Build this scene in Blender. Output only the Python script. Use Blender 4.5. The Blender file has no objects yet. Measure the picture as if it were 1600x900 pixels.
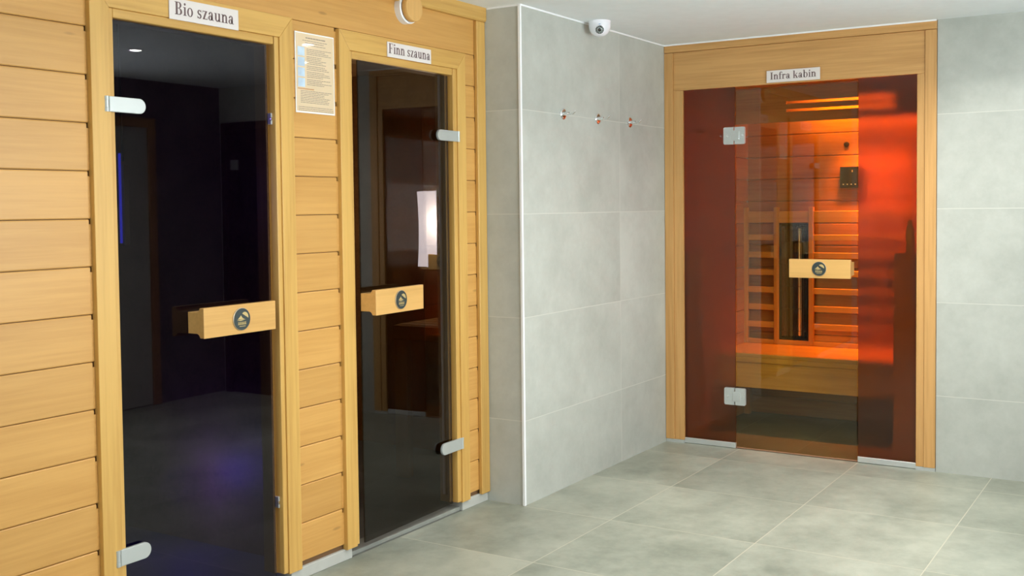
import bpy, bmesh, math, random
from mathutils import Vector, Matrix
from math import sin, cos, pi, radians
random.seed(7)
C = bpy.context.scene.collection
sc = bpy.context.scene

# ------------------------------------------------------------------ camera
CX, CY, CZ, YAW, PIT, ROLL, F = -2.79817, -2.93189, 1.44358, 0.56161, -0.03987, -0.01104, 1694.876
fw = Vector((cos(YAW)*cos(PIT), sin(YAW)*cos(PIT), sin(PIT)))
rt = Vector((sin(YAW), -cos(YAW), 0)); up = rt.cross(fw)
r2 = rt*cos(ROLL) + up*sin(ROLL); u2 = -rt*sin(ROLL) + up*cos(ROLL)
cam = bpy.data.cameras.new('camera'); co = bpy.data.objects.new('camera', cam); C.objects.link(co)
m = Matrix((r2, u2, -fw)).transposed().to_4x4(); m.translation = Vector((CX, CY, CZ))
co.matrix_world = m
cam.sensor_width = 36; cam.lens = F/1600*36; cam.shift_y = -60.05/1600; cam.clip_start = 0.05
sc.camera = co
# ------------------------------------------------------------------ world, exposure
sc.view_settings.view_transform = 'Standard'; sc.view_settings.look = 'None'
sc.view_settings.gamma = 1; sc.view_settings.use_curve_mapping = False
sc.view_settings.exposure = 0.0
w = bpy.data.worlds.new('world'); sc.world = w; w.use_nodes = True
w.node_tree.nodes['Background'].inputs[0].default_value = (.75, .85, 1, 1)
w.node_tree.nodes['Background'].inputs[1].default_value = 0.3
try:
    sc.cycles.max_bounces = 14; sc.cycles.transparent_max_bounces = 24; sc.cycles.transmission_bounces = 10
    sc.cycles.diffuse_bounces = 6; sc.cycles.caustics_refractive = True
except Exception: pass

def area(name, loc, rot, sx, sy, energy, col):
    l = bpy.data.lights.new(name, 'AREA'); l.shape = 'RECTANGLE'; l.size = sx; l.size_y = sy
    l.energy = energy; l.color = col
    o = bpy.data.objects.new(name, l); o.location = loc; o.rotation_euler = rot; C.objects.link(o); return o
# added soft fill set in two made-up windows (behind and right of the camera)
area('daylight_rear_window', (-4.40, -1.9, 1.55), (0, radians(-90), 0), 1.3, 2.4, 7, (.90, .97, 1))
area('daylight_side_window', (.55, -3.54, 1.5), (radians(90), 0, 0), 2.4, 1.3, 29, (.91, .98, 1))
# added upward fill that brightens the ceiling, set at the same openings
area('ground_bounce_rear', (-4.38, -1.9, 1.5), (0, radians(-128), 0), 1.2, 2.4, 12, (.92, .98, 1))
area('ground_bounce_side', (.55, -3.50, 1.5), (radians(128), 0, 0), 2.4, 1.2, 72, (.93, .985, 1))

# ------------------------------------------------------------------ materials
def nodes(name):
    mt = bpy.data.materials.new(name); mt.use_nodes = True
    nt = mt.node_tree; b = nt.nodes['Principled BSDF']; return mt, nt, b
def mth(nt, op, a, b=None, c=None):
    n = nt.nodes.new('ShaderNodeMath'); n.operation = op
    for i, v in enumerate((a, b, c)):
        if v is None: continue
        if isinstance(v, (int, float)): n.inputs[i].default_value = v
        else: nt.links.new(v, n.inputs[i])
    return n.outputs[0]
def mix(nt, fac, a, b, typ='MIX'):
    n = nt.nodes.new('ShaderNodeMix'); n.data_type = 'RGBA'; n.blend_type = typ
    for s, v in ((n.inputs[0], fac), (n.inputs[6], a), (n.inputs[7], b)):
        if isinstance(v, (int, float)): s.default_value = v
        elif isinstance(v, tuple): s.default_value = (*v, 1)
        else: nt.links.new(v, s)
    return n.outputs[2]
def noise(nt, vec, scale, detail=3, rough=.5, dim='3D'):
    n = nt.nodes.new('ShaderNodeTexNoise'); n.inputs['Scale'].default_value = scale
    n.inputs['Detail'].default_value = detail; n.inputs['Roughness'].default_value = rough
    nt.links.new(vec, n.inputs['Vector']); return n.outputs['Fac']
def ramp(nt, fac, stops):
    n = nt.nodes.new('ShaderNodeValToRGB'); nt.links.new(fac, n.inputs[0])
    e = n.color_ramp.elements
    while len(e) < len(stops): e.new(.5)
    for el, (p, c) in zip(e, stops): el.position = p; el.color = (*c, 1)
    return n.outputs[0]
def coords(nt, scale=(1, 1, 1), rand=True):
    tc = nt.nodes.new('ShaderNodeTexCoord'); mp = nt.nodes.new('ShaderNodeMapping')
    nt.links.new(tc.outputs['Object'], mp.inputs[0]); mp.inputs['Scale'].default_value = scale
    if rand:
        oi = nt.nodes.new('ShaderNodeObjectInfo'); gi = nt.nodes.new('ShaderNodeNewGeometry')
        s = mth(nt, 'ADD', mth(nt, 'MULTIPLY', oi.outputs['Random'], 37.0), mth(nt, 'MULTIPLY', gi.outputs['Random Per Island'], 53.0))
        cb = nt.nodes.new('ShaderNodeCombineXYZ')
        for i in range(3): nt.links.new(s, cb.inputs[i])
        nt.links.new(cb.outputs[0], mp.inputs['Location'])
    return mp.outputs[0]
def bump(nt, b, h, strength, dist=.002):
    n = nt.nodes.new('ShaderNodeBump'); n.inputs['Strength'].default_value = strength
    n.inputs['Distance'].default_value = dist
    nt.links.new(h, n.inputs['Height']); nt.links.new(n.outputs[0], b.inputs['Normal'])
def wood(name, base, dark, axis, rough=.42, var=.10, knots=True):
    mt, nt, b = nodes(name)
    across, along = 46, 1.6
    sc3 = tuple(along if 'XYZ'[i] == axis else across for i in range(3))
    v = coords(nt, sc3)
    fine = noise(nt, v, 1.5, 5, .6)
    v2 = coords(nt, tuple(.7 if 'XYZ'[i] == axis else 9 for i in range(3)))
    broad = noise(nt, v2, 1.0, 3, .55)
    f = mth(nt, 'ADD', mth(nt, 'MULTIPLY', fine, .5), mth(nt, 'MULTIPLY', broad, .5))
    col = ramp(nt, f, [(.34, dark), (.56, base), (.72, tuple(min(1, c*1.06) for c in base))])
    if knots:
        v3 = coords(nt, tuple(1.3 if 'XYZ'[i] == axis else 5 for i in range(3)))
        vo = nt.nodes.new('ShaderNodeTexVoronoi'); vo.inputs['Scale'].default_value = 1.4
        nt.links.new(v3, vo.inputs['Vector'])
        k = ramp(nt, vo.outputs['Distance'], [(.0, (1, 1, 1)), (.03, (.8, .8, .8)), (.055, (0, 0, 0))])
        col = mix(nt, mth(nt, 'MULTIPLY', k, .55), col, tuple(c*.45 for c in dark))
    gi = nt.nodes.new('ShaderNodeNewGeometry')
    hs = nt.nodes.new('ShaderNodeHueSaturation'); nt.links.new(col, hs.inputs['Color'])
    nt.links.new(mth(nt, 'ADD', mth(nt, 'MULTIPLY', gi.outputs['Random Per Island'], var*2), 1-var), hs.inputs['Value'])
    nt.links.new(hs.outputs[0], b.inputs['Base Color'])
    b.inputs['Roughness'].default_value = rough
    bump(nt, b, fine, .12)
    return mt
def plain(name, col, rough=.5, metal=0, emis=0, coat=0, mottled=0):
    mt, nt, b = nodes(name)
    v = coords(nt, rand=False)
    n = noise(nt, v, 14, 4)
    k = max(mottled, .02)
    c = ramp(nt, n, [(.3, tuple(x*(1-k) for x in col)), (.7, tuple(min(1, x*(1+k)) for x in col))])
    nt.links.new(c, b.inputs['Base Color'])
    b.inputs['Roughness'].default_value = rough; b.inputs['Metallic'].default_value = metal
    b.inputs['Coat Weight'].default_value = coat
    if emis:
        b.inputs['Emission Color'].default_value = (*col, 1); b.inputs['Emission Strength'].default_value = emis
    return mt
def grid(nt, p, off, pitch, wd):
    """1 inside the joint line, plus the tile index"""
    t = mth(nt, 'DIVIDE', mth(nt, 'SUBTRACT', p, off), pitch)
    fr = mth(nt, 'ABSOLUTE', mth(nt, 'SUBTRACT', t, mth(nt, 'ROUND', t)))
    return mth(nt, 'LESS_THAN', fr, wd/2/pitch), mth(nt, 'FLOOR', t)
def tiles(name, a, b_, grout, ax, offs, pit, wd, rough, axes_scale=2.2, var=.05):
    mt, nt, b = nodes(name)
    g = nt.nodes.new('ShaderNodeNewGeometry'); sp = nt.nodes.new('ShaderNodeSeparateXYZ')
    nt.links.new(g.outputs['Position'], sp.inputs[0])
    l1, i1 = grid(nt, sp.outputs[ax[0]], offs[0], pit[0], wd)
    l2, i2 = grid(nt, sp.outputs[ax[1]], offs[1], pit[1], wd)
    line = mth(nt, 'MAXIMUM', l1, l2)
    idx = nt.nodes.new('ShaderNodeCombineXYZ'); nt.links.new(i1, idx.inputs[0]); nt.links.new(i2, idx.inputs[1])
    wn = nt.nodes.new('ShaderNodeTexWhiteNoise'); nt.links.new(idx.outputs[0], wn.inputs[0])
    ofs = nt.nodes.new('ShaderNodeVectorMath'); ofs.operation = 'MULTIPLY_ADD'
    nt.links.new(wn.outputs['Color'], ofs.inputs[0]); ofs.inputs[1].default_value = (9, 9, 9)
    nt.links.new(g.outputs['Position'], ofs.inputs[2])
    n1 = noise(nt, ofs.outputs[0], axes_scale, 6, .62)
    n2 = noise(nt, ofs.outputs[0], axes_scale*9, 4, .7)
    f = mth(nt, 'ADD', mth(nt, 'MULTIPLY', n1, .75), mth(nt, 'MULTIPLY', n2, .25))
    col = ramp(nt, f, [(.36, a), (.62, b_)])
    hs = nt.nodes.new('ShaderNodeHueSaturation'); nt.links.new(col, hs.inputs['Color'])
    nt.links.new(mth(nt, 'ADD', mth(nt, 'MULTIPLY', wn.outputs['Value'], var*2), 1-var), hs.inputs['Value'])
    col = mix(nt, line, hs.outputs[0], grout)
    nt.links.new(col, b.inputs['Base Color'])
    nt.links.new(mth(nt, 'ADD', mth(nt, 'MULTIPLY', n2, .15), rough), b.inputs['Roughness'])
    bump(nt, b, mth(nt, 'ADD', mth(nt, 'MULTIPLY', n2, .15), mth(nt, 'SUBTRACT', 1, line)), .25, .001)
    return mt
def glass(name, tint, f0=.037, rough=0.0):
    """tinted clear pane: straight-through tinted light plus Fresnel mirror"""
    mt, nt, b = nodes(name); nt.nodes.remove(b)
    tr = nt.nodes.new('ShaderNodeBsdfTransparent'); tr.inputs[0].default_value = (*tint, 1)
    gl = nt.nodes.new('ShaderNodeBsdfGlossy'); gl.inputs['Roughness'].default_value = rough
    gl.inputs['Color'].default_value = (1, 1, 1, 1)
    lw = nt.nodes.new('ShaderNodeLayerWeight'); lw.inputs[0].default_value = .5
    f = mth(nt, 'ADD', mth(nt, 'MULTIPLY', mth(nt, 'POWER', lw.outputs['Facing'], 5), 1-f0), f0)
    mx = nt.nodes.new('ShaderNodeMixShader'); nt.links.new(f, mx.inputs[0])
    nt.links.new(tr.outputs[0], mx.inputs[1]); nt.links.new(gl.outputs[0], mx.inputs[2])
    nt.links.new(mx.outputs[0], nt.nodes['Material Output'].inputs[0])
    return mt
def frosted(name, tint, rough):
    mt, nt, b = nodes(name); nt.nodes.remove(b)
    tr = nt.nodes.new('ShaderNodeBsdfRefraction'); tr.inputs[0].default_value = (*tint, 1)
    tr.inputs['Roughness'].default_value = rough; tr.inputs['IOR'].default_value = 1.12
    tl = nt.nodes.new('ShaderNodeBsdfTranslucent'); tl.inputs[0].default_value = (*tint, 1)
    gl = nt.nodes.new('ShaderNodeBsdfGlossy'); gl.inputs['Roughness'].default_value = .02
    lw = nt.nodes.new('ShaderNodeLayerWeight'); lw.inputs[0].default_value = .5
    f = mth(nt, 'ADD', mth(nt, 'MULTIPLY', mth(nt, 'POWER', lw.outputs['Facing'], 5), .955), .045)
    ml = nt.nodes.new('ShaderNodeMixShader'); ml.inputs[0].default_value = .07
    nt.links.new(tr.outputs[0], ml.inputs[1]); nt.links.new(tl.outputs[0], ml.inputs[2])
    tp = nt.nodes.new('ShaderNodeBsdfTransparent'); tp.inputs[0].default_value = (*tint, 1)
    m0 = nt.nodes.new('ShaderNodeMixShader'); m0.inputs[0].default_value = .16
    nt.links.new(ml.outputs[0], m0.inputs[1]); nt.links.new(tp.outputs[0], m0.inputs[2])
    mx = nt.nodes.new('ShaderNodeMixShader'); nt.links.new(f, mx.inputs[0])
    nt.links.new(m0.outputs[0], mx.inputs[1]); nt.links.new(gl.outputs[0], mx.inputs[2])
    nt.links.new(mx.outputs[0], nt.nodes['Material Output'].inputs[0])
    return mt

PB, PD = (.63, .375, .10), (.50, .27, .062)
W = {a: wood('pine_'+a, PB, PD, a) for a in 'XYZ'}
CL = wood('cladding_spruce', (.64, .345, .095), (.55, .28, .068), 'X', var=.05)
IW = {a: wood('alder_'+a, (.60, .33, .115), (.46, .235, .07), a) for a in 'XYZ'}
HW = {a: wood('handle_wood_'+a, (.69, .40, .13), (.58, .32, .095), a, .35, .02, False) for a in 'XYZ'}
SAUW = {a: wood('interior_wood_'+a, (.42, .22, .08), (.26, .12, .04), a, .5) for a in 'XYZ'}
INFW = {a: wood('cedar_'+a, (.47, .235, .078), (.34, .155, .045), a, .38, .07, False) for a in 'XYZ'}
M = dict(
    floor=tiles('floor_tile', (.215, .235, .19), (.395, .41, .34), (.50, .48, .38), (0, 1), (.230, .008), (.687, .687), .004, .38, 1.7),
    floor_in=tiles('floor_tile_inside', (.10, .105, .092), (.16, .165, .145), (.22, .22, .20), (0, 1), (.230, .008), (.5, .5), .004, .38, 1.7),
    tile=tiles('wall_tile_x', (.40, .415, .375), (.53, .545, .50), (.60, .60, .545), (0, 2), (1.612, .409), (1.04, .4985), .0035, .45, 1.5, .02),
    tile_y=tiles('wall_tile_y', (.40, .415, .375), (.53, .545, .50), (.60, .60, .545), (1, 2), (-3.6+.0, .409), (1.0, .4985), .0035, .45, 1.5, .02),
    tile_r=tiles('wall_tile_return', (.40, .415, .375), (.53, .545, .50), (.60, .60, .545), (1, 2), (-9.5, .409), (20, .4985), .0035, .45, 1.5, .02),
    tile_dark=tiles('wall_tile_slate', (.10, .095, .115), (.15, .14, .17), (.17, .16, .17), (0, 2), (1.9, .409), (.35, 3.0), .003, .45, 1.5, .12),
    ceil=plain('ceiling_paint', (.80, .835, .85), .85), white=plain('white_trim', (.88, .89, .90), .35),
    alu=plain('brushed_aluminium', (.72, .74, .74), .38, .75), chrome=plain('chrome', (.86, .87, .88), .07, 1),
    satin=plain('satin_nickel', (.56, .59, .575), .45, .5),
    dark=plain('black_gap', (.012, .010, .009), .7), darkwood=plain('shadow_batten', (.16, .08, .03), .7),  # darkwood is the darker wood behind the cladding
    plinth=plain('grey_plinth', (.50, .50, .46), .5, mottled=.06), sill=plain('stone_sill', (.27, .28, .25), .45, mottled=.08),
    paper=plain('sign_plastic', (.78, .72, .69), .35, coat=.3), paperb=plain('sign_border', (.9, .9, .88), .3),
    ink=plain('brown_ink', (.15, .09, .09), .5), ink2=plain('grey_ink', (.30, .24, .19), .5),
    notice=plain('notice_paper', (.80, .62, .40), .25, coat=.7), blue=plain('notice_blue', (.55, .68, .85), .4, mottled=.25),
    orange=plain('notice_orange', (.55, .28, .12), .4),
    cctv=plain('camera_plastic', (.86, .85, .90), .25), lens=plain('lens_black', (.01, .012, .012), .08, coat=1), lensr=plain('lens_ring', (.55, .6, .6), .3, .5),
    bluelogo=plain('blue_mark', (.18, .38, .60), .4),
    badge=plain('badge_slate', (.030, .045, .045), .5), gold=plain('badge_gold', (.62, .47, .20), .4, .3), rim=plain('badge_rim', (.45, .36, .24), .3, .4),
    black=plain('black_metal', (.02, .018, .016), .4, .3), panel=plain('glossy_black', (.008, .008, .008), .06, coat=1),
    tube=plain('heater_tube', (.93, .93, .92), .18, .6), refl=plain('heater_reflector', (.10, .09, .08), .25, .8),
    g_bio=glass('smoked_glass_bio', (.38, .35, .44)), g_finn=glass('smoked_glass_finn', (.44, .42, .40)),
    g_infra=glass('bronze_glass', (.88, .835, .64)), g_fix=frosted('frosted_bronze_glass', (.66, .47, .25), .42),
    gedge=plain('glass_edge', (.25, .30, .27), .2),
    bulb=plain('lamp_glow', (1, .97, .9), .5, emis=40), lampring=plain('lamp_ring', (.75, .76, .78), .3, .6),
    shade=plain('lamp_shade', (.86, .83, .95), .5, emis=2.9), bottle=plain('white_plastic', (.8, .78, .74), .35),  # first entry: glowing white of the added stand-in in the Finn room
    wpane=plain('window_daylight', (.85, .93, 1), .6, emis=1.0), bluelamp=plain('blue_lamp', (.06, .08, 1), .5, emis=1.2),  # first entry: pane glow of the two added windows
    redlamp=plain('infrared_lamp', (1, .30, .02), .5, emis=2), concrete=plain('concrete', (.35, .35, .33), .7, mottled=.1),
    olive=wood('olive_batten', (.30, .22, .07), (.2, .14, .04), 'Z', .5),
)

# ------------------------------------------------------------------ mesh helpers
class MB:
    def __init__(s): s.bm = bmesh.new(); s.mats = []
    def mi(s, mat):
        if mat not in s.mats: s.mats.append(mat)
        return s.mats.index(mat)
    def box(s, x0, x1, y0, y1, z0, z1, bev=0, seg=1, mat=None):
        x0, x1 = sorted((x0, x1)); y0, y1 = sorted((y0, y1)); z0, z1 = sorted((z0, z1))
        vs = [s.bm.verts.new((x, y, z)) for x in (x0, x1) for y in (y0, y1) for z in (z0, z1)]
        q = [(0, 1, 3, 2), (4, 6, 7, 5), (0, 4, 5, 1), (2, 3, 7, 6), (0, 2, 6, 4), (1, 5, 7, 3)]
        fs = [s.bm.faces.new([vs[i] for i in f]) for f in q]
        if mat is not None:
            k = s.mi(mat)
            for f in fs: f.material_index = k
        if bev:
            es = list({e for f in fs for e in f.edges})
            bmesh.ops.bevel(s.bm, geom=es, offset=bev, segments=seg, profile=.5, affect='EDGES')
        return s
    def prism(s, pts, axis, a0, a1, bev=0, mat=None):
        """pts: 2D outline; axis: extrusion axis. X:(y,z)  Y:(x,z)  Z:(x,y)"""
        def P(p, a): return {'X': (a, p[0], p[1]), 'Y': (p[0], a, p[1]), 'Z': (p[0], p[1], a)}[axis]
        A = [s.bm.verts.new(P(p, a0)) for p in pts]; B = [s.bm.verts.new(P(p, a1)) for p in pts]
        fs = [s.bm.faces.new(A), s.bm.faces.new(B[::-1])]
        n = len(pts)
        for i in range(n): fs.append(s.bm.faces.new((A[i], B[i], B[(i+1) % n], A[(i+1) % n])))
        if mat is not None:
            k = s.mi(mat)
            for f in fs: f.material_index = k
        bmesh.ops.recalc_face_normals(s.bm, faces=fs)
        if bev:
            es = list(set(fs[0].edges) | set(fs[1].edges))
            bmesh.ops.bevel(s.bm, geom=es, offset=bev, segments=2, profile=.5, affect='EDGES')
        return s
    def lathe(s, prof, axis, c, n=32, mat=None):
        """prof: list of (r, t) along the axis from point c"""
        rings = []
        ax = 'XYZ'.index(axis); o = [i for i in range(3) if i != ax]
        for r, t in prof:
            ring = []
            for k in range(n):
                p = [0, 0, 0]; p[ax] = t; p[o[0]] = r*cos(2*pi*k/n); p[o[1]] = r*sin(2*pi*k/n)
                ring.append(s.bm.verts.new(Vector(p)+Vector(c)))
            rings.append(ring)
        fs = []
        for A, B in zip(rings, rings[1:]):
            for k in range(n): fs.append(s.bm.faces.new((A[k], A[(k+1) % n], B[(k+1) % n], B[k])))
        fs.append(s.bm.faces.new(rings[0])); fs.append(s.bm.faces.new(rings[-1][::-1]))
        bmesh.ops.recalc_face_normals(s.bm, faces=fs)
        if mat is not None:
            q = s.mi(mat)
            for f in fs: f.material_index = q
        return s
    def tube(s, pts, radii, n=12):
        pts = [Vector(p) for p in pts]
        if isinstance(radii, (int, float)): radii = [radii]*len(pts)
        rings = []; ref = None
        for i, p in enumerate(pts):
            d = (pts[min(i+1, len(pts)-1)]-pts[max(i-1, 0)]).normalized()
            if ref is None: ref = Vector((0, 0, 1)) if abs(d.z) < .9 else Vector((1, 0, 0))
            a = d.cross(ref).normalized(); b = a.cross(d).normalized(); ref = b
            rings.append([s.bm.verts.new(p+(a*cos(2*pi*k/n)+b*sin(2*pi*k/n))*radii[i]) for k in range(n)])
        fs = []
        for A, B in zip(rings, rings[1:]):
            for k in range(n): fs.append(s.bm.faces.new((A[k], A[(k+1) % n], B[(k+1) % n], B[k])))
        fs += [s.bm.faces.new(rings[0]), s.bm.faces.new(rings[-1][::-1])]
        bmesh.ops.recalc_face_normals(s.bm, faces=fs)
        return s
    def build(s, name, mat, parent=None, loc=None, smooth=None):
        me = bpy.data.meshes.new(name)
        base = [mat] if mat is not None else []
        # faces without explicit material use slot 0
        if s.mats:
            for m_ in s.mats:
                me.materials.append(m_)
        else: me.materials.append(mat)
        s.bm.to_mesh(me); s.bm.free()
        o = bpy.data.objects.new(name, me); C.objects.link(o)
        if parent: o.parent = parent
        if loc: o.location = loc
        if smooth:
            for p in me.polygons: p.use_smooth = True
            try:
                me.set_sharp_from_angle(angle=radians(smooth))
            except Exception: pass
        return o
def tag(o, label=None, cat=None, group=None, kind=None):
    for k, v in (('label', label), ('category', cat), ('group', group), ('kind', kind)):
        if v: o[k] = v
    return o
def empty(name, loc, rz=0):
    o = bpy.data.objects.new(name, None); o.empty_display_size = .05
    o.location = loc; o.rotation_euler = (0, 0, rz); C.objects.link(o); return o
def st(name, mb, mat, parent=None, **k):
    o = mb.build(name, mat, parent, **k)
    if not parent: o['kind'] = 'structure'
    return o
def copy_tree(o, parent=None):
    c = o.copy(); C.objects.link(c)
    if parent: c.parent = parent
    for ch in list(o.children): copy_tree(ch, c)
    return c

X1, D, X2, H = 1.610, .218, 3.268, 2.4
YR, YO, XR = -1.775, -3.6, -4.5      # right end of cabin, opposite wall, rear wall

# ------------------------------------------------------------------ room shell
st('floor', MB().box(XR, X2+.02, YO, .0, -.1, 0), M['floor'])
st('ceiling', MB().box(XR, X2+1.4, YO-.1, 0.0, H, H+.1), M['ceil'])
tw = MB(); tw.box(X1+.0005, X2, -D, -D+.10, 0, H)
st('wall_tile_side', tw, M['tile'])
st('wall_tile_return', MB().box(X1-.001, X1+.0004, -D, .10, 0, H), M['tile_r'])
st('wall_far', MB().box(X2, X2+.1, YO, YR-.002, 0, H), M['tile_y'])
# opposite wall with an added fill-light window behind the camera's right shoulder and a doorway
ow = MB()
ow.box(XR, -.75, YO-.1, YO, 0, H); ow.box(-.75, 1.85, YO-.1, YO, 0, .8); ow.box(-.75, 1.85, YO-.1, YO, 2.2, H)
ow.box(1.85, X2+.1, YO-.1, YO, 0, H)
st('wall_opposite', ow, M['tile_dark'])
wf = MB(); wf.box(-.75, -.69, YO-.09, YO+.01, .8, 2.2, .004); wf.box(1.79, 1.85, YO-.09, YO+.01, .8, 2.2, .004)
wf.box(-.69, 1.79, YO-.09, YO+.01, .8, .86, .004); wf.box(-.69, 1.79, YO-.09, YO+.01, 2.14, 2.2, .004); wf.box(.52, .58, YO-.09, YO+.01, .86, 2.14, .004)
win = st('window_1', wf, M['white']); MB().box(-.69, 1.79, YO-.06, YO-.05, .86, 2.14).build('pane', M['wpane'], win)  # unseen window, added to hold the side fill
rw = MB()
rw.box(XR-.1, XR, YO-.1, -3.15, 0, H); rw.box(XR-.1, XR, -.65, .1, 0, H); rw.box(XR-.1, XR, -3.15, -.65, 0, .85); rw.box(XR-.1, XR, -3.15, -.65, 2.25, H)
st('wall_rear', rw, M['ceil'])
wf = MB(); wf.box(XR-.09, XR+.01, -3.15, -3.09, .85, 2.25, .004); wf.box(XR-.09, XR+.01, -.71, -.65, .85, 2.25, .004)
wf.box(XR-.09, XR+.01, -3.09, -.71, .85, .91, .004); wf.box(XR-.09, XR+.01, -3.09, -.71, 2.19, 2.25, .004); wf.box(XR-.09, XR+.01, -1.93, -1.87, .91, 2.19, .004)
win = st('window_2', wf, M['white']); MB().box(XR-.06, XR-.05, -3.09, -.71, .91, 2.19).build('pane', M['wpane'], win)  # unseen window, added to hold the rear fill
# left part of the sauna wall beyond the cladding
st('wall_left', MB().box(XR, -1.75, 0, .1, 0, H), M['tile'])
# doorway on the opposite wall and dark glass door in the far wall (seen as reflections)
dr = MB(); dr.box(1.92, 1.99, YO, YO+.03, 0, 2.12, .004); dr.box(2.55, 2.62, YO, YO+.03, 0, 2.12, .004); dr.box(1.99, 2.55, YO, YO+.03, 2.05, 2.12, .004)
d4 = st('door_1', dr, SAUW['Z']); MB().box(1.99, 2.55, YO, YO+.012, 0.005, 2.05).build('door_leaf', plain('pale_leaf', (.45, .45, .43), .5), d4)
MB().tube([(2.06, YO+.012, 1.05), (2.06, YO+.06, 1.05), (2.18, YO+.06, 1.05)], .009).build('door_handle', M['chrome'], d4)
dr = MB(); dr.box(X2-.03, X2, -3.56, -3.50, 0, 2.12, .004); dr.box(X2-.03, X2, -2.80, -2.74, 0, 2.12, .004); dr.box(X2-.03, X2, -3.5, -2.8, 2.06, 2.12, .004)
d5 = st('door_2', dr, M['black']); MB().box(X2-.012, X2-.002, -3.5, -2.8, 0.005, 2.06).build('door_leaf', M['panel'], d5)
MB().box(X2-.03, X2-.012, -3.46, -3.38, 1.75, 1.83, .003).build('hinge', M['satin'], d5)

# corner and ceiling trims
st('trim_corner', MB().box(X1-.008, X1+.006, -D-.004, -D+.010, 0, H, .0015), M['white'])
t = MB(); t.box(X1-.006, X2, -D-.006, -D+.002, H-.008, H); t.box(X1-.006, X1, -D, -.03, H-.008, H)
t.box(X2-.022, X2-.014, YR, -D-.006, H-.008, H+.0)
st('trim_ceiling', t, M['white'])

# ------------------------------------------------------------------ sauna front wall
XL = -1.75
bk = MB()   # backing carcass of the wall with the two door openings
B0, B1, F0, F1, DT = -.545, .212, .612, 1.372, 2.085
for x0, x1, z0, z1 in ((XL, B0, .045, H), (B1, F0, .045, H), (F1, X1-.002, .045, H), (B0, B1, DT, H), (F0, F1, DT, H)):
    bk.box(x0, x1, .010, .085, z0, z1)
st('wall_sauna_core', bk, M['darkwood'])
cb = MB(); P = .1503; Z0 = 1.418-9*P
def boards(x0, x1, ztop, notch_l=True, notch_r=True):
    k = 0
    while True:
        z0 = Z0+k*P; z1 = z0+P; k += 1
        if z0 >= ztop-.002: break
        z1 = min(z1, ztop); z0 = max(z0, .045)
        nl = .012 if notch_l else 0; nr = .014 if notch_r else 0
        # face with small chamfers top and bottom; lower lip cut short of the casing
        pr = [(0.010, z0+.0015), (.002, z0+.0015), (0, z0+.0045), (0, z1-.0045), (.002, z1-.001), (.010, z1-.001)]
        pl = [(0.010, z0+.0015), (.002, z0+.0015), (0, z0+.0045), (0, z1-.016), (.010, z1-.016)]
        cb.prism(pr, 'X', x0+nl, x1-nr)
        if nr: cb.prism(pl, 'X', x1-nr-.0002, x1)
        if nl: cb.prism(pl, 'X', x0, x0+nl+.0002)
boards(XL, -.612, 2.40, False, True)
boards(.28, .552, 2.1685, True, True)
boards(1.432, 1.548, 2.1685, False, True)
for a, b in ((-.612, 1.548),):
    cb.prism([(.010, 2.1690), (.0012, 2.1690), (0, 2.1705), (0, 2.34), (.010, 2.34)], 'X', a, b)
st('wall_sauna', cb, CL)
# moulding and end post
mo = MB(); mo.prism([(0, 2.333), (-.022, 2.333), (-.028, 2.342), (-.028, H), (0, H)], 'X', -.6, X1-.003); st('trim_crown', mo, W['X'])
st('trim_post', MB().box(1.536, X1-.003, -.020, .0, .045, 2.333, .003), W['Z'])
# grey plinth under the cladding
pl = MB()
for a, b in ((XL, -.565), (.235, .592), (1.39, X1-.002)): pl.box(a, b, -.004, .085, 0, .046, .002)
st('baseboard_sauna', pl, M['plinth'])
sl = MB(); sl.box(-.565, .235, .010, .10, 0, .018, .002); sl.box(.592, 1.39, .010, .10, 0, .018, .002)
st('trim_threshold', sl, M['sill'])

def casing(name, xo0, xi0, xs0, xs1, xi1, xo1, zs, zi, zo):
    """outer flat casing and recessed inner frame around a door opening"""
    e = empty(name, ((xo0+xo1)/2, 0, 0)); e['kind'] = 'structure'; cx = (xo0+xo1)/2
    def b(mb, x0, x1, y0, y1, z0, z1, bev=.003): return mb.box(x0-cx, x1-cx, y0, y1, z0, z1, bev, 2)
    q = lambda pts: MB().prism([(x-cx, z) for x, z in pts], 'Y', -.018, .008, .002)   # mitred boards
    q([(xo0, .045), (xi0, .045), (xi0, zi), (xo0, zo)]).build('side_casing', W['Z'], e)
    q([(xi1, .045), (xo1, .045), (xo1, zo), (xi1, zi)]).build('side_casing', W['Z'], e)
    q([(xi0, zi), (xi1, zi), (xo1, zo), (xo0, zo)]).build('top_casing', W['X'], e)
    b(MB(), xi0, xs0, -.012, .085, .05, zi).build('jamb', W['Z'], e)
    # right jamb: front strip plus deeper rebate that is seen past the glass edge
    m_ = MB(); b(m_, xs1+.004, xi1, -.012, .085, .05, zi); b(m_, xs1-.006, xs1+.006, .028, .085, .05, zi, .002); m_.build('jamb', W['Z'], e)
    b(MB(), xs0, xs1, -.012, .085, zs, zi).build('head_jamb', W['X'], e)
    return e
casing('trim_bio_frame', -.617, -.545, -.527, .185, .212, .282, 2.058, 2.088, 2.1695)
casing('trim_finn_frame', .548, .612, .630, 1.338, 1.372, 1.438, 2.053, 2.085, 2.1640)

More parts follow.
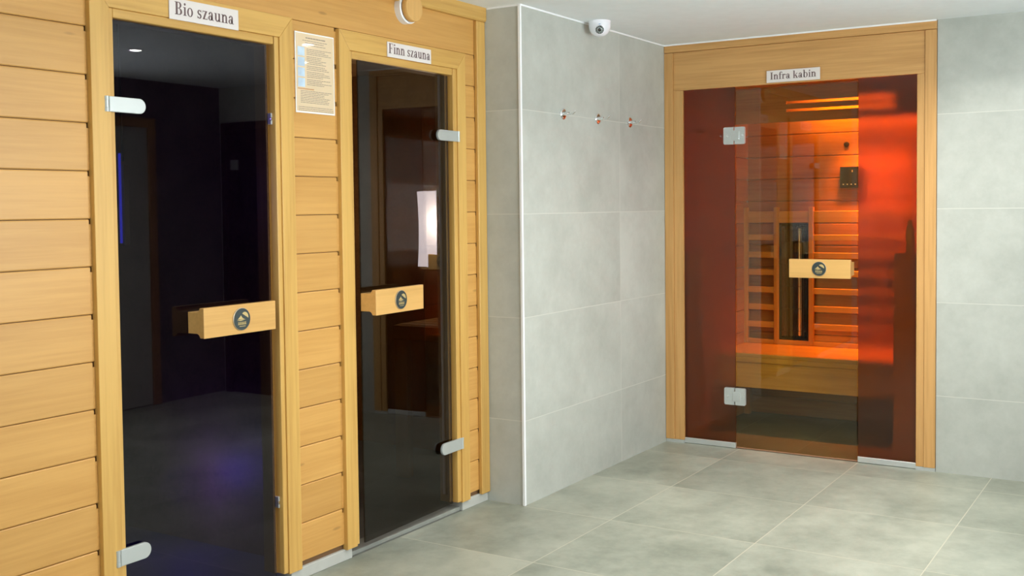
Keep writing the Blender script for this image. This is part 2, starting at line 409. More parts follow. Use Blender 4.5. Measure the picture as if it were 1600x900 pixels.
# ------------------------------------------------------------------ lettering
G = {
 'i': (.30, [('r', .09, 0, .21, .46), ('r', .03, 0, .27, .035), ('r', .03, .425, .15, .46), ('c', .15, .61, .07)]),
 'n': (.58, [('r', .08, 0, .20, .46), ('r', .02, 0, .26, .035), ('r', .02, .425, .14, .46), ('r', .36, 0, .48, .31), ('r', .30, 0, .54, .035), ('a', .30, .30, .18, .17, 0, 160, .12, .06)]),
 'u': (.58, [('r', .08, .15, .20, .46), ('r', .02, .425, .14, .46), ('r', .36, 0, .48, .46), ('r', .30, .425, .42, .46), ('r', .42, 0, .54, .035), ('a', .26, .16, .18, .17, 180, 340, .12, .06)]),
 'o': (.52, [('a', .25, .23, .22, .245, 0, 360, .11, .04)]),
 'a': (.50, [('r', .27, .05, .39, .32), ('r', .34, 0, .47, .04), ('r', .27, .02, .37, .1), ('a', .23, .32, .16, .15, 0, 165, .11, .035), ('c', .11, .35, .05), ('a', .19, .13, .16, .14, 0, 360, .11, .035)]),
 'z': (.46, [('r', .04, .42, .40, .46), ('r', .04, 0, .42, .04), ('p', (.05, .02), (.18, .02), (.39, .44), (.26, .44)), ('r', .04, .33, .06, .46), ('r', .40, 0, .42, .14)]),
 's': (.42, [('a', .20, .335, .15, .13, 20, 250, .10, .04), ('a', .20, .125, .16, .14, -160, 75, .10, .04), ('p', (.07, .30), (.13, .20), (.34, .14), (.29, .25)), ('r', .33, .33, .35, .46), ('r', .04, 0, .06, .14)]),
 'B': (.64, [('r', .10, 0, .24, .68), ('r', .03, .645, .36, .68), ('r', .03, 0, .36, .035), ('r', .2, .335, .38, .37), ('a', .34, .515, .19, .165, -90, 90, .13, .035), ('a', .35, .175, .23, .175, -90, 90, .14, .035)]),
 'F': (.60, [('r', .10, 0, .24, .68), ('r', .03, .645, .56, .68), ('r', .03, 0, .33, .035), ('r', .2, .335, .42, .37), ('r', .535, .50, .56, .68), ('r', .40, .27, .42, .44)]),
 'I': (.38, [('r', .12, 0, .26, .68), ('r', .04, .645, .34, .68), ('r', .04, 0, .34, .035)]),
 'f': (.34, [('r', .09, 0, .21, .55), ('r', .03, 0, .28, .035), ('r', .02, .425, .33, .46), ('a', .25, .55, .16, .15, 40, 180, .12, .04), ('c', .36, .62, .05)]),
 'r': (.44, [('r', .08, 0, .20, .46), ('r', .02, 0, .28, .035), ('r', .02, .425, .14, .46), ('a', .31, .29, .15, .17, 50, 150, .10, .05), ('c', .37, .39, .06)]),
 'k': (.58, [('r', .08, 0, .20, .70), ('r', .02, 0, .27, .035), ('r', .02, .665, .14, .70), ('p', (.18, .17), (.18, .22), (.40, .45), (.45, .45)), ('p', (.24, .27), (.33, .34), (.53, .02), (.38, .02)), ('r', .33, .425, .52, .46), ('r', .31, 0, .58, .035)]),
 'b': (.56, [('r', .08, 0, .20, .70), ('r', .02, .665, .14, .70), ('a', .29, .23, .22, .245, 0, 360, .11, .04)]),
 ' ': (.26, [])}
def lettering(text, em, track, d):
    """polygons in (s, z); returned as prisms of depth d in front; left edge at s=0, baseline z=0"""
    out = []; x = 0
    for ch in text:
        wd, sh = G[ch]
        for k in sh:
            if k[0] == 'r': out.append([(k[1], k[2]), (k[3], k[2]), (k[3], k[4]), (k[1], k[4])])
            elif k[0] == 'p': out.append(list(k[1:]))
            elif k[0] == 'c': out.append([(k[1]+k[3]*cos(2*pi*i/12), k[2]+k[3]*sin(2*pi*i/12)) for i in range(12)])
            else:
                _, cx, cy, rx, ry, a0, a1, tx, ty = k; n = max(4, int((a1-a0)/15))
                for i in range(n):
                    A, B = radians(a0+(a1-a0)*i/n), radians(a0+(a1-a0)*(i+1)/n)
                    out.append([(cx+rx*cos(A), cy+ry*sin(A)), (cx+rx*cos(B), cy+ry*sin(B)), (cx+(rx-tx)*cos(B), cy+(ry-ty)*sin(B)), (cx+(rx-tx)*cos(A), cy+(ry-ty)*sin(A))])
            if k[0] == 'a':
                for j in range(1, n+1): out[-j] = [(p[0]+x, p[1]) for p in out[-j]]
            else: out[-1] = [(p[0]+x, p[1]) for p in out[-1]]
        x += wd+track
    return [[(p[0]*em, p[1]*em) for p in q] for q in out], (x-track)*em
def sign(text, width, height, face, loc, label, fill=.86, vs=1.12):
    """face 'Y': on the sauna wall (reads along +x, faces -y); 'X': on the cabin (reads along -y, faces -x)"""
    e = empty('sign', loc)
    tag(e, label, 'sign', None)
    pb = MB(); lt = MB(); polys, tw_ = lettering(text, 1, .0, 0)
    em = width*fill/tw_; zb = height*.25
    if face == 'Y': pb.box(-width/2, width/2, -.004, 0, 0, height, .001)
    else: pb.box(-.004, 0, -width/2, width/2, 0, height, .001)
    s0 = -width*fill/2
    for q in polys:
        if face == 'Y': lt.prism([(s0+p[0]*em, zb+p[1]*em*vs) for p in q], 'Y', -.0046, -.0038)
        else: lt.prism([(-(s0+p[0]*em), zb+p[1]*em*vs) for p in q], 'X', -.0046, -.0038)
    pb.build('sign_plate', M['paper'], e); lt.build('lettering', M['ink'], e)
    return e
sign('Bio szauna', .311, .072, 'Y', (-.1535, -.0185, 2.084), 'white plastic sign reading Bio szauna above the leftmost glass door')
sign('Finn szauna', .312, .064, 'Y', (1.006, -.0185, 2.085), 'white plastic sign reading Finn szauna above the middle glass door', .95)
sign('Infra kabin', .306, .068, 'X', (X2-.013, -1.008, 2.131), 'white plastic sign reading Infra kabin above the glowing cabin door', .87)

# notice sheet between the two sauna doors
nt_ = empty('notice', (.420, -.001, 1.815)); tag(nt_, 'tall laminated sauna rules notice with small print and blue pictures between the two sauna doors', 'notice')
NW, NH = .224, .311
MB().box(-NW/2, NW/2, -.0025, 0, 0, NH, .0006).build('laminate', M['paperb'], nt_)
MB().box(-NW/2+.005, NW/2-.005, -.0031, -.0020, .006, NH-.005).build('paper', M['notice'], nt_)
tx = MB(); rnd = random.Random(3)
def row(x0, x1, z, h=.0022):
    x = x0
    while x < x1:
        l = rnd.uniform(.006, .02); l = min(l, x1-x)
        if l > .002: tx.box(x, x+l, -.0036, -.0030, z, z+h)
        x += l+.0025
row(-.052, .06, NH-.022, .004); row(-.07, .07, NH-.032); row(-.055, .05, NH-.040); row(-.05, .06, NH-.049)
tx.build('title_text', M['ink2'], nt_); tx = MB()
z = NH-.064
for blk, n in ((0, 4), (1, 5), (2, 3), (3, 4), (4, 4)):
    for i in range(n): row(-.048, rnd.uniform(.03, .098), z); z -= .0066
    z -= .003
z = .084
for i in range(8): row(-.085, rnd.uniform(.05, .1), z); z -= .0064
row(-.098, .1, .022); row(-.098, .1, .015); row(-.098, .1, .0085)
tx.build('printed_text', M['ink2'], nt_)
MB().box(-.1, -.01, -.0036, -.0030, .091, .095).build('heading', M['orange'], nt_)
for i in range(4):
    zz = NH-.075-i*.040
    p_ = MB().box(-.098, -.060, -.0036, -.0030, zz-.016, zz+.018).build('picture', M['blue'], nt_)

# ------------------------------------------------------------------ door furniture
def badge(parent, face):
    """round slate badge with mountain, sun and word band; built facing -y then turned"""
    b = MB(); b.lathe([(.0405, 0), (.0405, -.004), (.038, -.005)], 'Y', (0, 0, 0), 40)
    o = b.build('badge', M['rim'], parent)
    b = MB(); b.lathe([(.0385, -.0045), (.0385, -.0062)], 'Y', (0, 0, 0), 40, mat=M['badge'])
    g = M['gold']
    b.prism([(-.022, .0), (-.010, .0095), (-.006, .014), (-.001, .006), (.004, .003), (.012, 0)], 'Y', -.0060, -.0068, mat=g)
    b.prism([(-.026, -.0035), (-.004, -.001), (.016, -.002), (.003, -.004), (-.006, -.0055)], 'Y', -.0060, -.0068, mat=g)
    arc = [(.012+.019*cos(a)*.9, .006+.019*sin(a)) for a in [radians(x) for x in range(-10, 136, 12)]]
    b.prism(arc, 'Y', -.0060, -.0068, mat=g)
    # word band: worn, illegible gilt letters
    x = -.020
    for wd in (.005, .004, .0055, .0045, .005, .0045, .005):
        b.box(x, x+wd*.35, -.0068, -.0060, -.020, -.009, mat=g)
        b.box(x, x+wd*.8, -.0068, -.0060, -.011, -.009, mat=g)
        b.box(x+wd*.55, x+wd*.8, -.0068, -.0060, -.020, -.013, mat=g)
        x += wd+.0009
    b.box(-.014, .015, -.0068, -.0060, -.026, -.024, mat=g)
    o2 = b.build('badge_face', None, parent)
    return o, o2
def handle(parent, loc, rz=0):
    """T-profile wooden pull: wide front board on a narrower neck; local: along x, facing -y"""
    L = .171
    pr = [(-.080, -.052), (-.080, .052), (-.060, .052), (-.057, .046), (-.052, .040), (-.044, .037), (-.001, .037), (-.001, -.037), (-.044, -.037), (-.052, -.040), (-.057, -.046), (-.060, -.052)]
    h = MB().prism(pr, 'X', -L, L, .002).build('handle', HW['X'], parent)
    h.location = loc; h.rotation_euler = (0, 0, rz)
    b, f = badge(h, 'Y'); b.location = f.location = (0, -.0795, 0)
    return h
def side_hinge(parent, x_in, x_out, zc, hh=.025):
    """glass-to-frame hinge: plate rounded at the glass end, barrel at the frame end"""
    sgn = 1 if x_in > x_out else -1
    n = 14; pts = [(x_out+sgn*.012, zc-hh), (x_out+sgn*.012, zc+hh)]
    cxx = x_in-sgn*hh
    arc = [(cxx+sgn*hh*cos(a), zc+hh*sin(a)) for a in [radians(90-180*i/n) for i in range(n+1)]]
    m_ = MB().prism(pts+arc, 'Y', -.022, -.011, .0015)
    o = m_.build('hinge', M['satin'], parent)
    MB().prism(pts+[(p[0], p[1]) for p in arc], 'Y', -.011, -.0085).build('gasket', M['black'], o)
    b = MB(); b.lathe([(.0085, -hh), (.0085, -.012)], 'Z', (x_out+sgn*.004, -.016, zc), 16); b.lathe([(.0085, .012), (.0085, hh)], 'Z', (x_out+sgn*.004, -.016, zc), 16)
    b.lathe([(.0078, -.0115), (.0078, .0115)], 'Z', (x_out+sgn*.004, -.016, zc), 16); b.build('barrel', M['satin'], o, smooth=40)
    return o

# bio door: hinged left
GY = .003
bd = empty('sauna_door', (-.530, 0, .045)); tag(bd, 'dark smoked glass door with wooden pull under the Bio szauna sign', 'door')
MB().box(.002, .694, GY, GY+.008, .0, 2.010, .001).build('glass_pane', M['g_bio'], bd)
handle(bd, (.462, GY, 1.010))
side_hinge(bd, .116, -.036, 1.782-.045, .0245); side_hinge(bd, .095, -.036, .325-.045, .0265)
for zz in (1.782, .327):
    c = MB().box(.712, .720, .004, .026, zz-.022-.045, zz+.022-.045, .002).build('magnetic_catch', M['alu'], bd)
    MB().lathe([(.006, 0), (.006, -.004)], 'Y', (.712, .004, zz-.045), 16).build('catch_button', M['chrome'], c)
# finn door: hinged right, slightly ajar
fd = empty('sauna_door', (1.322, 0, .045), radians(2.4)); tag(fd, 'dark smoked glass door with wooden pull under the Finn szauna sign', 'door')
MB().box(-.672, .0, GY, GY+.008, .005, 2.004, .001).build('glass_pane', M['g_finn'], fd)
handle(fd, (-.508, GY, 1.010))
side_hinge(fd, -.122, .060, 1.772-.045, .0245); side_hinge(fd, -.122, .060, .328-.045, .0265)

# round wooden air valve
va = empty('air_valve', (.995, 0, 2.308)); tag(va, 'round wooden air valve with white ring high on the sauna wall', 'vent')
MB().lathe([(.066, -.0005), (.066, -.030), (.060, -.034), (.055, -.030), (.055, -.004)], 'Y', (0, 0, 0), 48).build('white_ring', M['white'], va, smooth=40)
MB().lathe([(.030, -.004), (.030, -.034), (.058, -.036), (.060, -.040), (.060, -.056), (.057, -.060)], 'Y', (0, 0, 0), 48).build('wooden_disc', HW['Z'], va, smooth=40)

# ------------------------------------------------------------------ sauna interiors
def interior(nm, x0, x1, y1, zc=2.25):
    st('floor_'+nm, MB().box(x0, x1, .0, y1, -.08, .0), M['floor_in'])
    b = MB()
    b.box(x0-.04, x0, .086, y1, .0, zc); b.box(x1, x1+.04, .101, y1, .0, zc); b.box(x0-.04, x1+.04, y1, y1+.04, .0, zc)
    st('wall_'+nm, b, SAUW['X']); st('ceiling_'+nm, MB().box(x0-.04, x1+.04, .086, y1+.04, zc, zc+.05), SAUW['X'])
interior('bio_room', -1.3, .42, 1.9); interior('finn_room', .52, 2.36, 1.9)
# finn bench against the right wall
be = empty('sauna_bench', (1.75, .4, 0)); tag(be, 'wooden bench inside the dark sauna behind the Finn szauna door', 'bench')
MB().box(0, .03, -.25, .285, .742, .817, .003).build('front_rail', W['Y'], be)
s_ = MB()
for i in range(6): s_.box(.035+i*.092, .035+i*.092+.08, -.25, .285, .797, .820, .003)
s_.build('seat', W['Y'], be)
for yy in (.199, -.25): MB().box(0.0, .05, yy, yy+.084, 0.0, .7415, .004).build('leg', W['Z'], be)
for yy in (.199, -.25): MB().box(.54, .59, yy, yy+.084, 0.0, .796, .004).build('leg', W['Z'], be)
# glowing white sheet on a wooden block, added for an unidentified bright shape
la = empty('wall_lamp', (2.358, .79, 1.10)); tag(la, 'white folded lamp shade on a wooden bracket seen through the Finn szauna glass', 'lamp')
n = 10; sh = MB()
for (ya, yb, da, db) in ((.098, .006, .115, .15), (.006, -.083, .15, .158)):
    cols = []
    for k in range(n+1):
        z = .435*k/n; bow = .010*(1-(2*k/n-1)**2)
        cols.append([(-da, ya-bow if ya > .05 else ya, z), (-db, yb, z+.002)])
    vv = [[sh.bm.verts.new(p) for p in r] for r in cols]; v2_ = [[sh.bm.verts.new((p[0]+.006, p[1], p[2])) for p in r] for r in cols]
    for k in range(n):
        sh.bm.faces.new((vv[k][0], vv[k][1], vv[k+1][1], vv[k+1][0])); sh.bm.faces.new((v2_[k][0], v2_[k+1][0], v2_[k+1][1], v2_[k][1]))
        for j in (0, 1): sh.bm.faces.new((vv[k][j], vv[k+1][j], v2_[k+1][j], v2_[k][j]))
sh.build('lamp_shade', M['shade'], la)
MB().box(-.158, 0, -.083, -.006, -.02, .075, .004).build('bracket', W['Y'], la)

l = bpy.data.lights.new('wall_lamp_light', 'POINT'); l.energy = 5; l.color = (1, .86, .65); l.shadow_soft_size = .05  # unseen fill added so the bench in the Finn room shows
o = bpy.data.objects.new('wall_lamp_light', l); o.location = (2.14, .72, 1.36); C.objects.link(o)

# bio room: bench and blue coloured light
bb = empty('sauna_bench', (-1.3, 1.35, 0)); tag(bb, 'dim wooden bench inside the dark Bio szauna room', 'bench')
s_ = MB()
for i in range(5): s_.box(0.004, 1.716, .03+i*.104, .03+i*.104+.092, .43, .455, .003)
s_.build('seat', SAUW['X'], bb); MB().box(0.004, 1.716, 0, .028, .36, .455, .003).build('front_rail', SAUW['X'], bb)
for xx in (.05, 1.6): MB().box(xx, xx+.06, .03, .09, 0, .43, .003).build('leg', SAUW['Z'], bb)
bl = empty('light_strip', (-.103, .5, 1.32)); tag(bl, 'narrow blue light strip with a wooden guard glowing inside the Bio szauna room', 'lamp')
MB().box(-.012, -.004, 0, .01, .0, .34, .002).build('glowing_tube', M['bluelamp'], bl)
MB().box(-.001, .022, -.01, .015, -.01, .30, .003).build('guard', M['olive'], bl)
MB().tube([(.01, .01, .31), (.01, .02, .93)], .004).build('cable', M['black'], bl)
l = bpy.data.lights.new('blue_glow', 'POINT'); l.energy = 4.5; l.color = (.12, .08, 1); l.shadow_soft_size = .08
o = bpy.data.objects.new('blue_glow', l); o.location = (.26, .62, .30); C.objects.link(o)
l = bpy.data.lights.new('blue_haze', 'POINT'); l.energy = 3.5; l.color = (.16, .10, 1); l.shadow_soft_size = .08
o = bpy.data.objects.new('blue_haze', l); o.location = (-.70, 1.0, 1.5); C.objects.link(o)

# ------------------------------------------------------------------ infrared cabin
ic = empty('infrared_cabin', (X2, -.9965, 0)); tag(ic, 'timber framed infrared cabin glowing orange behind its glass front', 'cabin')
def Y(y): return y+.9965
fr = lambda n, x0, x1, y0, y1, z0, z1, ax, bev=.002, mat=None: MB().box(x0, x1, Y(y0), Y(y1), z0, z1, bev, 2).build(n, (mat or IW)[ax], ic)
fr('post', -.014, .03, -.275, -.2195, .020, 2.350, 'Z'); fr('post', -.014, .03, YR, -1.717, .020, 2.350, 'Z')
fr('top_rail', -.016, .03, YR, -.2195, 2.352, H-.001, 'Y')
fr('fascia', -.004, .03, -1.7165, -.2755, 2.124, 2.351, 'Y')
fr('jamb', -.006, .055, -.334, -.2755, .020, 2.1235, 'Z'); fr('jamb', -.006, .055, -1.7165, -1.6755, .020, 2.1235, 'Z')
for a, b in ((-.334, -.2195), (YR, -1.6755)): MB().box(-.008, .05, Y(a), Y(b), 0, .0195).build('foot', M['alu'], ic)
MB().box(.004, .03, Y(-.656), Y(-.3345), .002, .034, .002).build('bottom_rail', M['alu'], ic)
MB().box(.004, .03, Y(-1.675), Y(-1.364), .002, .034, .002).build('bottom_rail', M['alu'], ic)
MB().box(.012, .020, Y(-.655), Y(-.335), .035, 2.1235, .001).build('fixed_panel', M['g_fix'], ic)
MB().box(.012, .020, Y(-1.675), Y(-1.364), .035, 2.1235, .001).build('fixed_panel', M['g_fix'], ic)
XB = 4.42
def bd_wall(name, a, b, horiz, mat):
    pass
# side, back, ceiling and floor of the cabin
def clad(name, axis, p, s0, s1, z0, z1, nrm):
    """horizontal boards on a plane; axis 'X': plane x=p spanning y; 'Y': plane y=p spanning x"""
    mb = MB(); pt = .1490; zz = 1.458-10*pt
    while zz < z1:
        a, b = max(zz, z0), min(zz+pt, z1)
        if b-a > .01:
            t0, t1 = sorted((p, p+nrm*.012))
            pr = [(p+nrm*.012, a), (p+nrm*.006, a), (p, a+.006), (p, b-.007), (p+nrm*.007, b-.001), (p+nrm*.012, b-.001)]
            if axis == 'Y': mb.prism([(q[0]+.9965, q[1]) for q in pr], 'X', s0-X2, s1-X2)
            else: mb.prism([(q[0]-X2, q[1]) for q in pr], 'Y', Y(s0), Y(s1))
        zz += pt
    if axis == 'Y': mb.box(s0-X2, s1-X2, Y(p+nrm*.012), Y(p+nrm*.03), z0, z1)
    else: mb.box(p+nrm*.012-X2, p+nrm*.03-X2, Y(s0), Y(s1), z0, z1)
    o = mb.build(name, INFW['X' if axis == 'Y' else 'Y'], None, (X2, -.9965, 0)); o['kind'] = 'structure'; return o
clad('wall_cabin_left', 'Y', -.320, X2+.056, XB, .0, 2.2, 1); clad('wall_cabin_right', 'Y', -1.690, X2+.056, XB, .0, 2.2, -1)
clad('wall_cabin_back', 'X', XB, -1.69, -.32, .0, 2.2, 1)
MB().box(.031, XB-X2+.03, Y(-1.72), Y(-.29), 2.2, 2.23).build('ceiling_cabin', INFW['X'], None, (X2, -.9965, 0))['kind'] = 'structure'
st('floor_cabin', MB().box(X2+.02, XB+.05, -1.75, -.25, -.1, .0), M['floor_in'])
# light valance
va_ = MB(); vx = 4.19-X2
y0, y1 = Y(-1.689), Y(-.321)
va_.box(vx, vx+.018, y0, y1, 2.110, 2.199); va_.box(vx, vx+.018, y0, y1, 2.058, 2.092); va_.box(vx, vx+.018, y0, y1, 1.975, 2.040)
for a, b in ((Y(-.665), y1), (y0, Y(-1.345-.0))):
    va_.box(vx, vx+.018, a, b, 2.092, 2.110); va_.box(vx, vx+.018, a, b, 2.040, 2.058)
vo = va_.build('light_valance', INFW['Y'], ic)
MB().tube([(vx+.10, Y(-1.60), 2.15), (vx+.10, Y(-1.10), 2.15)], .011).build('lamp_tube', M['redlamp'], vo)
def plight(name, loc, e, col, r=.03):
    l = bpy.data.lights.new(name, 'POINT'); l.energy = e; l.color = col; l.shadow_soft_size = r
    o = bpy.data.objects.new(name, l); o.location = loc; C.objects.link(o); return o
vl = area('valance_light', (4.265, -1.20, 2.00), (0, radians(-3), 0), .06, .40, 13, (1, .24, .006)); vl.data.spread = radians(75)
area('valance_slot_light', (4.235, -1.20, 2.08), (0, radians(-90), 0), .10, .85, 10, (1, .30, .004))
area('backrest_light', (4.395, -1.15, .515), (radians(180), 0, 0), .02, 1.0, .35, (1, .25, .02))
# door of the cabin
cd = empty('cabin_door', (X2+.012, -.660, .010)); tag(cd, 'clear bronze glass door with wooden pull at the middle of the orange cabin', 'door')
MB().box(0, .008, -.699, 0, .0, 2.102, .001).build('glass_pane', M['g_infra'], cd)
MB().box(-.001, .010, -.699, 0, -.006, -.0005, .001).build('bottom_seal', plain('seal', (.35, .20, .12), .4), cd)
handle(cd, (0, -.512, 1.068), radians(-90))
for zc in (1.8405-.01, .3105-.01):
    hp = []
    a = .0645; hz = .050; nw = .003; nd_ = .020
    out = [(a-.006, -hz), (a, -hz+.006), (a, hz-.006), (a-.006, hz), (nw, hz), (nw, hz-nd_), (-nw, hz-nd_), (-nw, hz), (-a+.006, hz), (-a, hz-.006), (-a, -hz+.006), (-a+.006, -hz), (-nw, -hz), (-nw, -hz+nd_), (nw, -hz+nd_), (nw, -hz)]
    h = MB().prism([(p[0]+.004, p[1]+zc) for p in out], 'X', -.020, -.002).build('hinge', M['satin'], cd)
    MB().box(-.0225, -.019, -.030, .016, zc-.026, zc+.026, .001).build('knuckle', M['satin'], h)
    MB().box(-.0235, -.022, -.028, -.025, zc-.022, zc+.022).build('slot', M['chrome'], h)
    MB().lathe([(.007, -.020), (.007, -.0225)], 'X', (0, .044, zc), 14).build('screw', M['chrome'], h)
    MB().lathe([(.007, -.020), (.007, -.0225)], 'X', (0, -.048, zc), 14).build('screw', M['chrome'], h)
# bench
ib = empty('bench', (3.83, -1.005, 0)); tag(ib, 'wide pale wooden bench inside the glowing orange cabin', 'bench')
s_ = MB(); s_.box(0, XB-.001-3.83, -.683, .683, .465, .490, .003); s_.build('seat', W['Y'], ib)
MB().box(0, .025, -.683, .683, .432, .4645, .003).build('front_lip', W['Y'], ib)
MB().box(.012, .036, -.683, .683, .268, .4315, .002).build('apron', W['Y'], ib)
for yy in (-.683, .643):
    MB().box(.06, .10, yy, yy+.04, 0, .464, .002).build('leg', INFW['Z'], ib); MB().box(.50, .54, yy, yy+.04, 0, .464, .002).build('leg', INFW['Z'], ib)
# slatted backrest with heater bays
XS = 4.345
br = empty('backrest', (XS, -1.005, .492)); tag(br, 'ladder slatted wooden backrest standing on the cabin bench', 'backrest')
def yb(y): return y+1.005
verts_y = [(-.345, -.318), (-.560, -.528), (-.797, -.765), (-1.245, -1.213), (-1.688, -1.660)]
for a, b in verts_y: MB().box(-.004, .030, yb(a), yb(b), 0, .925, .002).build('stile', W['Z'], br)
for a, b in ((-.528, -.345), (-.765, -.56), (-1.213, -.797), (-1.66, -1.245)):
    MB().box(.001, .026, yb(a)+.0005, yb(b)-.0005, .822, .898, .002).build('top_rail', W['Y'], br)
    MB().box(.001, .026, yb(a)+.0005, yb(b)-.0005, 0.0, .030, .002).build('bottom_rail', W['Y'], br)
    if a == -.765: continue
    z = .0
    for k in range(6):
        zc = .722-k*.1185
        MB().box(.001, .022, yb(a)+.0005, yb(b)-.0005, zc-.020, zc+.020, .003).build('slat', W['Y'], br)
for yc in (-.6625,):
    h = empty('infrared_heater', (XS+.008, yc, .524))
    tag(h, 'black wire fronted infrared heater with a pale tube, set in the slatted cabin backrest', 'heater')
    w_ = .099
    hb = MB(); hb.box(.040, .046, -w_, w_, 0, .786); hb.box(0, .046, -w_, -w_+.004, 0, .786); hb.box(0, .046, w_-.004, w_, 0, .786); hb.box(0, .046, -w_+.004, w_-.004, 0, .006); hb.box(0, .046, -w_+.004, w_-.004, .780, .786)
    hb.build('housing', M['black'], h)
    MB().prism([(.036, -.06), (.012, -.085), (.010, -.085), (.038, -.058), (.038, .058), (.010, .085), (.012, .085), (.036, .06)], 'Z', .02, .765).build('reflector', M['refl'], h)
    MB().lathe([(.011, .03), (.0125, .035), (.0125, .745), (.011, .75)], 'Z', (.020, -.035, 0), 20).build('tube', M['tube'], h, smooth=40)
    g_ = MB()
    for k in range(9): g_.box(.002, .0038, -w_+.012+k*.0215, -w_+.0138+k*.0215, .006, .780)
    for zz in (.06, .21, .36, .51, .66, .74): g_.box(.0005, .0022, -w_+.004, w_-.004, zz, zz+.0025)
    g_.build('wire_guard', M['black'], h)
# front corner heater columns
for (ya, yb_), lab in (((-.436, -.338), 'wooden heater column behind the left frosted pane of the cabin'), ((-1.672, -1.548), 'wooden heater column behind the right frosted pane of the cabin')):
    c = empty('heater_column', (3.305, (ya+yb_)/2, 0)); tag(c, lab, 'heater'); hw = (yb_-ya)/2
    MB().box(0, .032, -hw, hw, 0.0, 1.150, .002).build('casing', W['Z'], c)
    MB().box(-.002, .040, -hw, hw, 1.1505, 1.165, .003).build('cap', W['Y'], c)
bt = MB().lathe([(.020, 0), (.022, .004), (.022, .12), (.018, .145), (.011, .15), (.011, .175), (.009, .18)], 'Z', (0, 0, 0), 24).build('bottle', M['bottle'], None, (3.333, -1.628, 1.166), 35)
tag(bt, 'small pale bottle standing on the right heater column behind frosted glass', 'bottle')
# control panel and sensor
cp = empty('control_panel', (XB, -1.035, 1.52)); tag(cp, 'square black touch control panel on the back wall of the cabin', 'panel')
MB().box(-.026, 0, -.075, .075, 0.0, .158, .003).build('wood_backing', INFW['Y'], cp)
MB().box(-.034, -.0265, -.075, .075, .020, .158, .002).build('screen', M['panel'], cp)
MB().box(-.0347, -.0335, -.008, -.002, .122, .136).build('display_digit', M['lensr'], cp); g_ = MB()
for k in range(5): g_.box(-.0347, -.0335, -.055+k*.026, -.047+k*.026, .04, .046)
g_.build('touch_buttons', M['lensr'], cp)
se = MB().lathe([(.017, 0), (.017, -.012), (.012, -.020), (.004, -.022)], 'X', (0, 0, 0), 24).build('temperature_sensor', M['black'], None, (XB, -.995, 1.825), 40)
tag(se, 'small round dark sensor knob on the cabin back wall above the control panel', 'sensor')
# small shelf on the left wall
sh_ = MB().box(-.10, .10, -.045, 0, 0, .045, .003).build('wall_bracket', INFW['X'], None, (4.10, -.3205, 1.395))
tag(sh_, 'small wooden bracket on the left inner wall of the cabin', 'bracket')

# ------------------------------------------------------------------ things on the tiled wall and ceiling
hk = empty('coat_hook', (2.010, -D, 1.908))
MB().lathe([(.0285, 0), (.0285, -.006), (.025, -.009), (.020, -.0095)], 'Y', (0, 0, 0), 32).build('rosette', M['chrome'], hk, smooth=40)
MB().tube([(0, -.008, 0), (0, -.034, 0), (0, -.038, 0)], [.0095, .0095, .007], 16).build('stem', M['chrome'], hk, smooth=40)
MB().tube([(0, -.034, -.001), (.0, -.046, -.004), (.0, -.060, -.001), (.0, -.071, .008), (.0, -.076, .014)], [.006, .0055, .0045, .0035, .002], 12).build('prong', M['chrome'], hk, smooth=40)
for i, (x, z, lab) in enumerate(((2.010, 1.908, 'chrome coat hook nearest the pale corner trim on the tiled wall'), (2.386, 1.907, 'middle chrome coat hook of three on the tiled wall'), (2.775, 1.910, 'chrome coat hook nearest the infrared cabin on the tiled wall'))):
    o = hk if i == 0 else copy_tree(hk); o.location = (x, -D, z)
    tag(o, lab, 'coat hook', 'coat hooks on the tiled wall')

cc = empty('security_camera', (2.262, -.302, H)); tag(cc, 'white dome security camera under the ceiling beside the tiled wall', 'camera')
MB().lathe([(.058, 0), (.058, -.008), (.056, -.014), (.057, -.018), (.0555, -.035), (.051, -.050), (.043, -.063), (.030, -.073), (.015, -.078), (.002, -.079)], 'Z', (0, 0, 0), 48).build('dome', M['cctv'], cc, smooth=50)
aim = (Vector((CX, CY, CZ+.25))-Vector((2.262, -.302, H-.035))).normalized()
def aimed(mb, name, mat, dist, tilt=Vector((0, 0, 0)), parent=cc):
    o = mb.build(name, mat, parent, smooth=40); d = (aim+tilt).normalized()
    o.location = Vector((0, 0, -.030))+d*dist; o.rotation_euler = d.to_track_quat('Z', 'Y').to_euler(); return o
tl = Vector((0, 0, -.30))
aimed(MB().lathe([(.025, -.012), (.025, .002), (.0225, .004)], 'Z', (0, 0, 0), 32), 'eyeball', M['cctv'], .0525, tl)
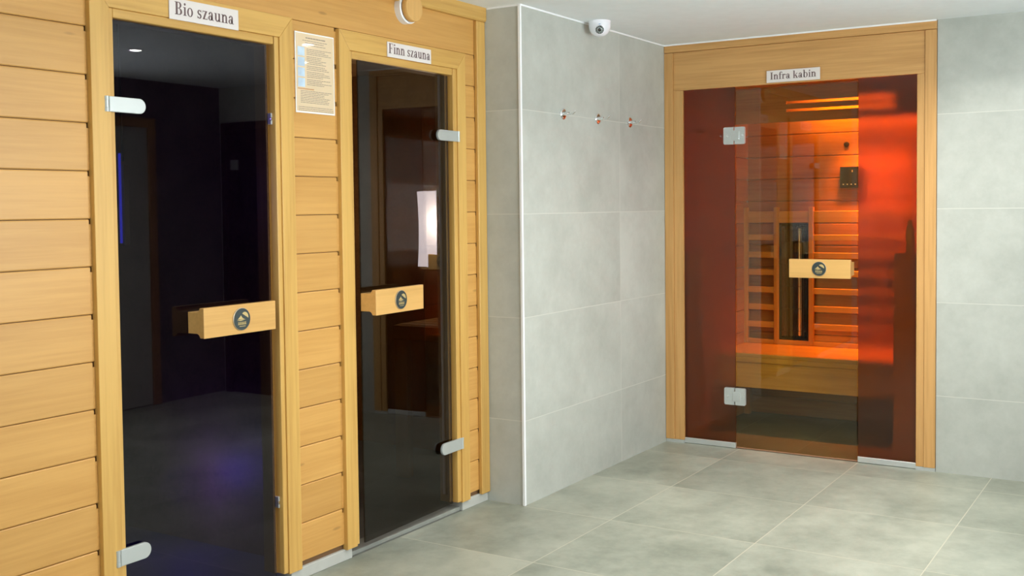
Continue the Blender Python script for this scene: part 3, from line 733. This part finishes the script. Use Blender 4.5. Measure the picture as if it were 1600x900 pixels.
le = aimed(MB().lathe([(.0215, -.006), (.0215, .0035), (.018, .0045)], 'Z', (0, 0, 0), 32), 'lens', M['lens'], .0535, tl)
rg = MB()
for k in range(12): rg.lathe([(.0022, .004), (.0022, .0058)], 'Z', (.0165*cos(k*pi/6), .0165*sin(k*pi/6), 0), 8)
rg.lathe([(.0125, .004), (.0125, .0056), (.011, .0062)], 'Z', (0, 0, 0), 24); rg.build('led_ring', M['lensr'], le)
MB().lathe([(.0098, .0055), (.0098, .0072), (.004, .0085)], 'Z', (0, 0, 0), 20).build('lens_glass', M['lens'], le)
aimed(MB().box(-.0045, .0045, -.0015, .0015, -.001, .001, .0003), 'blue_mark', M['bluelogo'], .0580, Vector((0, 0, .22)))

# recessed ceiling lamps
dl = empty('ceiling_lamp', (1.51, -2.40, H))
MB().lathe([(.045, 0), (.045, -.004), (.036, -.006), (.033, -.002)], 'Z', (0, 0, 0), 32).build('lamp_ring', M['lampring'], dl, smooth=40)
MB().lathe([(.034, -.001), (.034, -.006), (.028, -.009)], 'Z', (0, 0, 0), 24).build('bulb', M['bulb'], dl)
for i, (x, y, lab) in enumerate(((1.51, -2.40, 'recessed ceiling lamp mirrored as a bright spot in the Bio szauna glass'), (1.95, -1.45, 'recessed ceiling lamp nearest the tiled corner and the infrared cabin, above the frame'), (2.5, -2.0, 'recessed ceiling lamp nearest the far tiled wall right of the cabin, above the frame'), (-.35, -2.40, 'recessed ceiling lamp in the middle of the room away from the saunas'), (-.35, -1.05, 'recessed ceiling lamp in front of the Bio szauna door, above the frame'), (-2.2, -1.60, 'recessed ceiling lamp nearest the rear wall'))):
    o = dl if i == 0 else copy_tree(dl); o.location = (x, y, H); tag(o, lab, 'lamp', 'recessed ceiling lamps')
    l = bpy.data.lights.new('downlight_beam', 'AREA'); l.shape = 'DISK'; l.size = .07; l.energy = (11, 11, 10, 8, 7, 8)[i]; l.color = (1, .97, .90); l.spread = radians(140)
    lo = bpy.data.objects.new('downlight_beam', l); lo.location = (x, y, H-.012); C.objects.link(lo)
